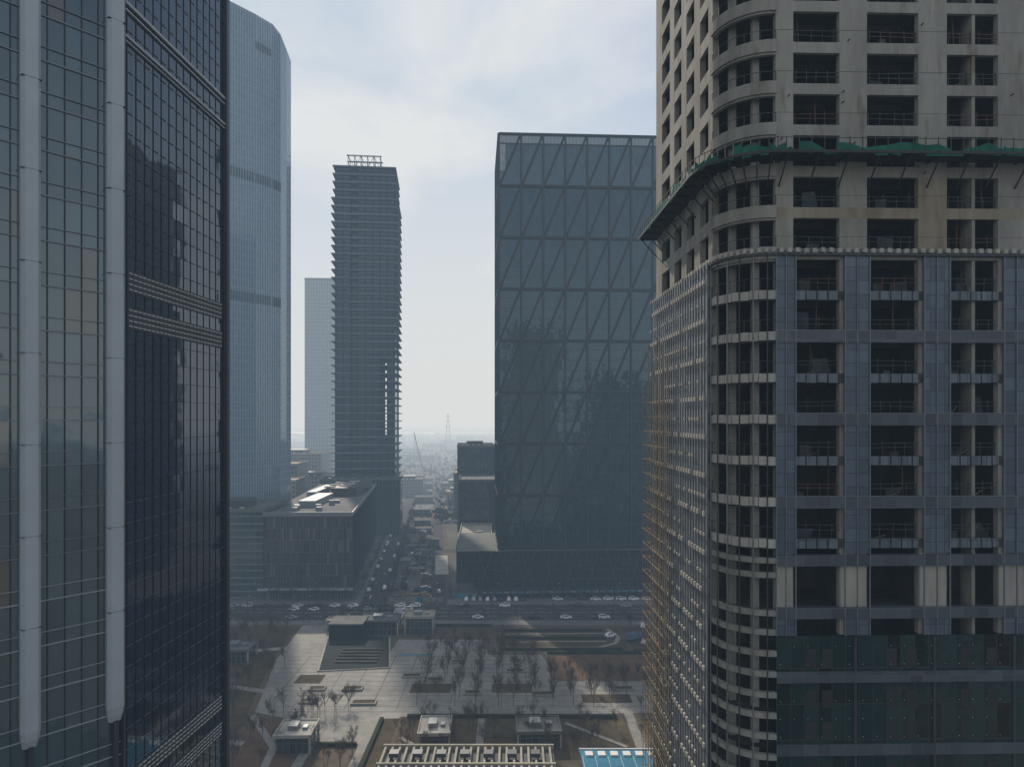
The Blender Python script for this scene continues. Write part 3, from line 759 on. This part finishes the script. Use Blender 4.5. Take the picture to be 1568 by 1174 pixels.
for k in list(range(-10,13)):
    z=zk(k)+.1
    for i,(a,c) in enumerate(ops):
        b.box('interior_beams',concrete_dark,a+.01,c-.01,2.6,3,z+2.9,z+3.45)
        mm=rail if R()<.8 else rail_r; nm='rails' if mm is rail else 'rails_red'
        y=-.05+.3
        for h in (.75,1.2): b.beam(nm,mm,(a,y,z+.4+h*.9+U(-.08,.08)),(c,y,z+.4+h*.9+U(-.08,.08)),.05)
        x=a+.3
        while x<c: b.beam(nm,mm,(x,y,z+.1),(x+U(-.08,.08),y,z+1.55+U(-.1,.25)),.045); x+=U(.8,1.4)
        if R()<.5:
            x=U(a+.4,c-1.5); b.box('stored_material',concrete_dark,x,x+U(.4,1.2),.9,1.8,z,z+U(.4,1.3))
        if R()<.35: x=U(a+.3,c-.5); b.beam('props',rail_r,(x,1,z),(x+U(-.2,.2),1,z+3.4),.09)
        if R()<.2:
            x=U(a+.2,c-2); h=U(.9,2.2); b.q('hanging_tarp',tarp,[(x,.7,z+.1),(x+U(1,2),.8,z+.1),(x+U(1,1.8),.75,z+h),(x,.7,z+h+U(-.2,.2))])
        if R()<.3: x=U(a+.2,c-1.6); b.beam('loose_boards',tan_pole,(x,.5,z+.15),(x+U(.8,1.6),.6,z+U(.3,1.3)),.12,.04)
    for i in range(6):
        a0=math.pi+i*math.pi/10; b.beam('rails',rail,(r+(r+.05)*math.cos(a0),r+(r+.05)*math.sin(a0),z+.4),(r+(r+.05)*math.cos(a0),r+(r+.05)*math.sin(a0),z+1.4),.045)
    pa=path(.05,'arc')
    for p,q in zip(pa,pa[1:]): b.beam('rails',rail,(*p,z+1.4),(*q,z+1.4),.045)
ztop=94.9
for kd,a,c in allp:
    if kd=='x':
        a1=a+.35 if a>5 else a-.05
        pier('cladding_panels',clad,kd,a1,c+.1,.03,.22,67.9,ztop)
        pier('cladding_panels',clad,kd,a1,c+.1,.03,.22,60.6,62.2)
        pier('exposed_piers',concrete_pale,kd,a+.1,c-.1,.0,.03,62.2,67.9)
        for xx in (a1,c+.1,(a1+c+.1)/2):
            b.box('pier_mullions',alu,xx-.035,xx+.035,-.36,-.223,60.6,ztop)
for k in range(-10,-3):
    z=zk(k)
    b.band('cladding_core',concrete_dark,path(0,'front'),path(-.35,'front'),z-.45,z+.4)
    if k%2:
        b.band('cladding_bands',cladband,path(.34,'front'),path(.05,'front'),z-.55,z+.5)
        b.band('band_trim',alu,path(.37,'front'),path(.30,'front'),z+.503,z+.56)
    else:
        for i,(a,c) in enumerate(ops):
            x=a+.15
            while x<c-.5:
                w=min(.85,c-.1-x); b.box('cladding_lumps',cladlump,x,x+w,-.2,-.01,z-.42+U(-.03,.03),z+.38); x+=.98
    n_=9; A_=path(.25,'arc',n_); I_=path(-.2,'arc',n_)
    for i in range(n_):
        j=U(-.04,.04); 
        def sub(Q,t0,t1): return [tuple(Vector(Q[i]).lerp(Vector(Q[i+1]),t)) for t in (t0,t1)]
        b.band('corner_bands',concrete_pale,sub(A_,.04,.96),sub(I_,.04,.96),z-.38+j,z+.4+j)
    b.band('corner_trim',alu_dark,path(.2,'arc'),path(-.1,'arc'),z-.5,z-.45)
    b.band('side_bands',alu_dark,path(.1,'side'),path(-.3,'side'),z-.5,z+.6)
for z in (67.3,62.6):
    b.band('cladding_bands',cladband,path(.34,'front'),path(-.3,'front'),z-.5,z+.5)
for z in [67.3,66.0,62.6,60.9]+[59-1.85*i for i in range(32)]:
    b.band('corner_bands_low',concrete,path(.25,'arc'),path(-.2,'arc'),z-.26,z+.22)
for i in range(6):
    a0=math.pi+(i+.3)*math.pi/12; x,y=r+(r+.32)*math.cos(a0),r+(r+.32)*math.sin(a0)
    nm=('corner_mullions','corner_mullions_light')[i%2==0]
    b.beam(nm,alu if i%2==0 else alu_dark,(x,y,0),(x,y,ztop),.07,.12)
b.band('glazing',gl_R,path(.16,'front'),path(.0,'front'),0,60.55)
for i in range(9):
    z=56.9-6.5*i; b.band('glazed_bands',cladband,path(.34,'front'),path(.17,'front'),z-.5,z+.5)
for i in range(22):
    z=59.6-1.62*i; x=4.6
    while x<W3:
        if R()<.75: b.box('brackets',concrete_pale,x,x+.06,-.24,-.165,z,z+.06)
        x+=1.25
for i in range(9):
    z=58.3-6.5*i
    for x in (6.9,8.4,14.2,16.0,21,23.4,29,30.6): b.box('dark_window_boxes',steel_dark,x,x+1.0,-.20,-.165,z-.6,z+1.1); b.box('dark_window_boxes',steel_dark,x,x+1.0,-.20,-.165,z-4.2,z-2.6)  # solid dark boxes stand in for the shade inside open windows
for x in (11.4,18.6,25.9,33.2):
    b.box('glazing_posts',alu_dark,x-.12,x+.12,-.30,-.163,0,60.5)
for (kd) in ('front','arc','side'):
    P=path(.3,kd,12)
    for p,q in zip(P,P[1:]):
        L=math.dist(p,q); n_=max(1,int(L/.75))
        for i in range(n_):
            t_=(i+.2)/n_; t2_=(i+.7)/n_; p0=Vector(p).lerp(Vector(q),t_);p1_=Vector(p).lerp(Vector(q),t2_)
            b.beam('bracket_caps',concrete_pale,(*p0,94.95+U(-.06,.06)),(*p1_,94.95),.35,.4)
b.band('head_rail',alu_dark,path(.45),path(.05),94.5,94.68)
y=4.6;kk=0
while y<D3:
    b.beam('side_mullions',alu,(-.45,y,0),(-.45,y,ztop),.14,.45)
    for i in range(26):
        if R()<.8: b.box('side_brackets',concrete_pale,-.86,-.70,y-.22,y+.22,3.7*i+.3,3.7*i+.75)
        if R()<.5: b.box('side_brackets',concrete_pale,-.84,-.70,y-.18,y+.18,3.7*i+2.1,3.7*i+2.4)
    y+=.95; kk+=1
for i in range(52):
    b.beam('side_transoms',alu_dark,(-.3,r,1.85*i),(-.3,D3,1.85*i),.12,.1)
for i in range(25):
    for (y0,y1) in ((5.7,8.2),(10.4,13.1),(15.3,18.1),(20.3,23.9)):
        if R()<.5: b.box('side_insulation_tan' if y0>15 else 'side_panels',tan_pole if y0>15 else cladlump,-.1,-.02,y0,y1,3.7*i+.8,3.7*i+2.6)
y=17
while y<=D3+.6:
    for o in (.95,1.6): b.beam('scaffold_poles',tan_pole,(-o,y,0),(-o,y,84+U(-4,6)),.06)
    y+=1.5
for i in range(46):
    z=1.8*i+1
    for o in (.95,1.6): b.beam('scaffold_ledgers',tan_pole,(-o,16.5,z),(-o,D3+.8,z),.05)
    b.beam('scaffold_transoms',tan_pole,(-1.75,D3+.5,z),(-.2,D3+.5,z),.07)
# protection platform
zp=103.0
b.band('platform_deck',steel_dark,path(2.3),path(.02),zp,zp+.12)
b.band('platform_fascia',steel_dark,path(2.36),path(2.31),zp-.1,zp+.14)
P=path(2.3,'all',14)
for p,q in zip(P,P[1:]):
    L=math.dist(p,q); n_=max(1,int(L/1.1)); h0=U(.3,1.0)
    for i in range(n_):
        s0=Vector(p).lerp(Vector(q),i/n_); s1=Vector(p).lerp(Vector(q),(i+1)/n_)
        b.beam('platform_posts',rail,(*s0,zp),(*s0,zp+1.3),.06)
        h1=U(.2,1.05)
        if R()<.88: b.q('platform_net',net,[(*s0,zp+.14),(*s1,zp+.14),(*s1,zp+h1),(*s0,zp+h0)])
        h0=h1
        b.beam('platform_rail',rail,(*s0,zp+1.2),(*s1,zp+1.2),.05)
        if R()<.5: b.q('platform_net_low',net,[(*s0,zp-.12),(*s1,zp-.12),(*s1,zp-U(.1,.35)),(*s0,zp-U(.1,.35))])
Po=path(2.1,'all',8); Pi=path(.0,'all',8)
for (p,q,a,c) in zip(Po,Po[1:],Pi,Pi[1:]):
    L=math.dist(p,q); n_=max(1,int(L/2.6))
    for i in range(n_):
        t_=(i+.1)/n_; s0=Vector(p).lerp(Vector(q),t_); s1=Vector(a).lerp(Vector(c),t_)
        b.beam('platform_struts',steel_dark,(*s0,zp),(*s1,zp-2.3),.10); b.beam('platform_joists',steel_dark,(*s0,zp-.1),(*s1,zp-.1),.14)
for i in range(40):
    x=U(4,41); h=U(.3,1.0); y=-U(.4,1.8); b.q('net_tatters',net,[(x,y,zp+.12),(x+U(.5,1.8),y,zp+.12),(x+U(.3,1.2),y+.2,zp+.12+h)])
for i in range(26): x=U(4.5,41); b.beam('loose_pipes',rail,(x,-U(.3,1.8),zp+.2),(x+U(.8,3),-U(.3,1.8),zp+U(.2,.8)),.06)
for i in range(40):
    x=random.choice([a for a,c in piersx])+U(.2,1.4); z=U(96,140); b.beam('tie_stubs',steel_dark,(x,.0,z),(x,-.35,z),.08)
b.done()

# ------------------------------------------------------------------ stand-in towers out of view, added to fill the glass reflections
gl_O=glass('reflection_tower_glass',(.03,.04,.05),2.5,4,lw=.7,lh=1.1,frame=(.16,.17,.18),var=.5,ior=1.6,ripple=0)
for (x,y,w,d,h) in ((-120,-170,50,40,150),(-30,-230,60,40,120),(50,-180,45,45,150),(120,-120,70,50,120),(150,310,60,50,215),(-230,100,50,50,120)):
    block('office_tower',x,x+w,y,y+d,h,gl_O,rot=3).done()

# ------------------------------------------------------------------ haze: thin air everywhere, a thicker bank over the far city
def hazebox(name,sg,eq,box):
    hz=bpy.data.materials.new(name+'_air'); hz.use_nodes=True; t=hz.node_tree; t.nodes.clear()
    out=N(t,'ShaderNodeOutputMaterial'); ab=N(t,'ShaderNodeVolumeAbsorption'); em=N(t,'ShaderNodeEmission'); ad=N(t,'ShaderNodeAddShader')
    mx=.0008
    ab.inputs['Density'].default_value=mx; ab.inputs['Color'].default_value=tuple(1-s/mx for s in sg)+(1,)
    em.inputs['Color'].default_value=tuple(s*e/mx for s,e in zip(sg,eq))+(1,); em.inputs['Strength'].default_value=mx  # emission stands in for daylight scattered by the haze
    t.links.new(ab.outputs[0],ad.inputs[0]);t.links.new(em.outputs[0],ad.inputs[1]);t.links.new(ad.outputs[0],out.inputs['Volume'])
    x0,x1,y0,y1,z0,z1=box
    v=[(x0,y0,z0),(x1,y0,z0),(x1,y1,z0),(x0,y1,z0),(x0,y0,z1),(x1,y0,z1),(x1,y1,z1),(x0,y1,z1)]
    obj(name,v,[(0,3,2,1),(4,5,6,7),(0,1,5,4),(1,2,6,5),(2,3,7,6),(3,0,4,7)],hz)
hazebox('haze',(.00016,.00022,.00029),(.70,.72,.72),(-9000,9000,-2500,12000,-5,420))
hazebox('haze_bank',(.00042,.00046,.00050),(.72,.735,.73),(-8900,8900,560,11900,-4,300))

# ------------------------------------------------------------------ sky + sun
az,el=math.radians(18.5),math.radians(37.5)
w=bpy.data.worlds.new('World'); S.world=w; w.use_nodes=True; t=w.node_tree; bg=t.nodes['Background']
sk=N(t,'ShaderNodeTexSky',sky_type='NISHITA'); sk.sun_disc=False; sk.sun_elevation=el; sk.sun_rotation=-az; sk.dust_density=.8; sk.air_density=1.0
lim=MIX(t,1.0,sk.outputs[0],(4.6,5.7,7.2),'DARKEN')
tc=N(t,'ShaderNodeTexCoord'); mp=N(t,'ShaderNodeMapping'); mp.inputs['Scale'].default_value=(1,1,2.0); mp.inputs['Location'].default_value=(.35,.2,.1); t.links.new(tc.outputs['Generated'],mp.inputs[0])
n1=N(t,'ShaderNodeTexNoise'); n1.inputs['Scale'].default_value=2.1; n1.inputs['Detail'].default_value=7; n1.inputs['Roughness'].default_value=.52; n1.inputs['Distortion'].default_value=.4
t.links.new(mp.outputs[0],n1.inputs['Vector'])
sp=N(t,'ShaderNodeSeparateXYZ'); t.links.new(tc.outputs['Generated'],sp.inputs[0])
f=M(t,'MULTIPLY_ADD',n1.outputs[0],5.0,-2.05,clamp=True)
lo=M(t,'MULTIPLY_ADD',sp.outputs[2],-1.9,.98,clamp=True)
f=M(t,'MULTIPLY_ADD',M(t,'MAXIMUM',f,lo),.85,.1)
c=MIX(t,f,lim,(7.9,8.1,8.25)); t.links.new(c,bg.inputs['Color']); bg.inputs['Strength'].default_value=.1
sun=bpy.data.lights.new('sun','SUN'); sun.energy=4.0; sun.angle=math.radians(1.5); sun.color=(1,.93,.83)
so=bpy.data.objects.new('sun',sun); link(so)
dr=Vector((-math.sin(az)*math.cos(el),math.cos(az)*math.cos(el),math.sin(el))); so.rotation_euler=dr.to_track_quat('Z','Y').to_euler(); so.location=(0,0,300)

cam=bpy.data.cameras.new('camera'); co=bpy.data.objects.new('camera',cam); link(co)
co.location=(0,0,80); co.rotation_euler=(math.radians(90),0,0); cam.lens=24; cam.sensor_width=36; cam.shift_y=.0338; cam.clip_end=30000; cam.clip_start=.5
S.camera=co
S.view_settings.view_transform='Standard'; S.view_settings.look='None'; S.view_settings.exposure=0
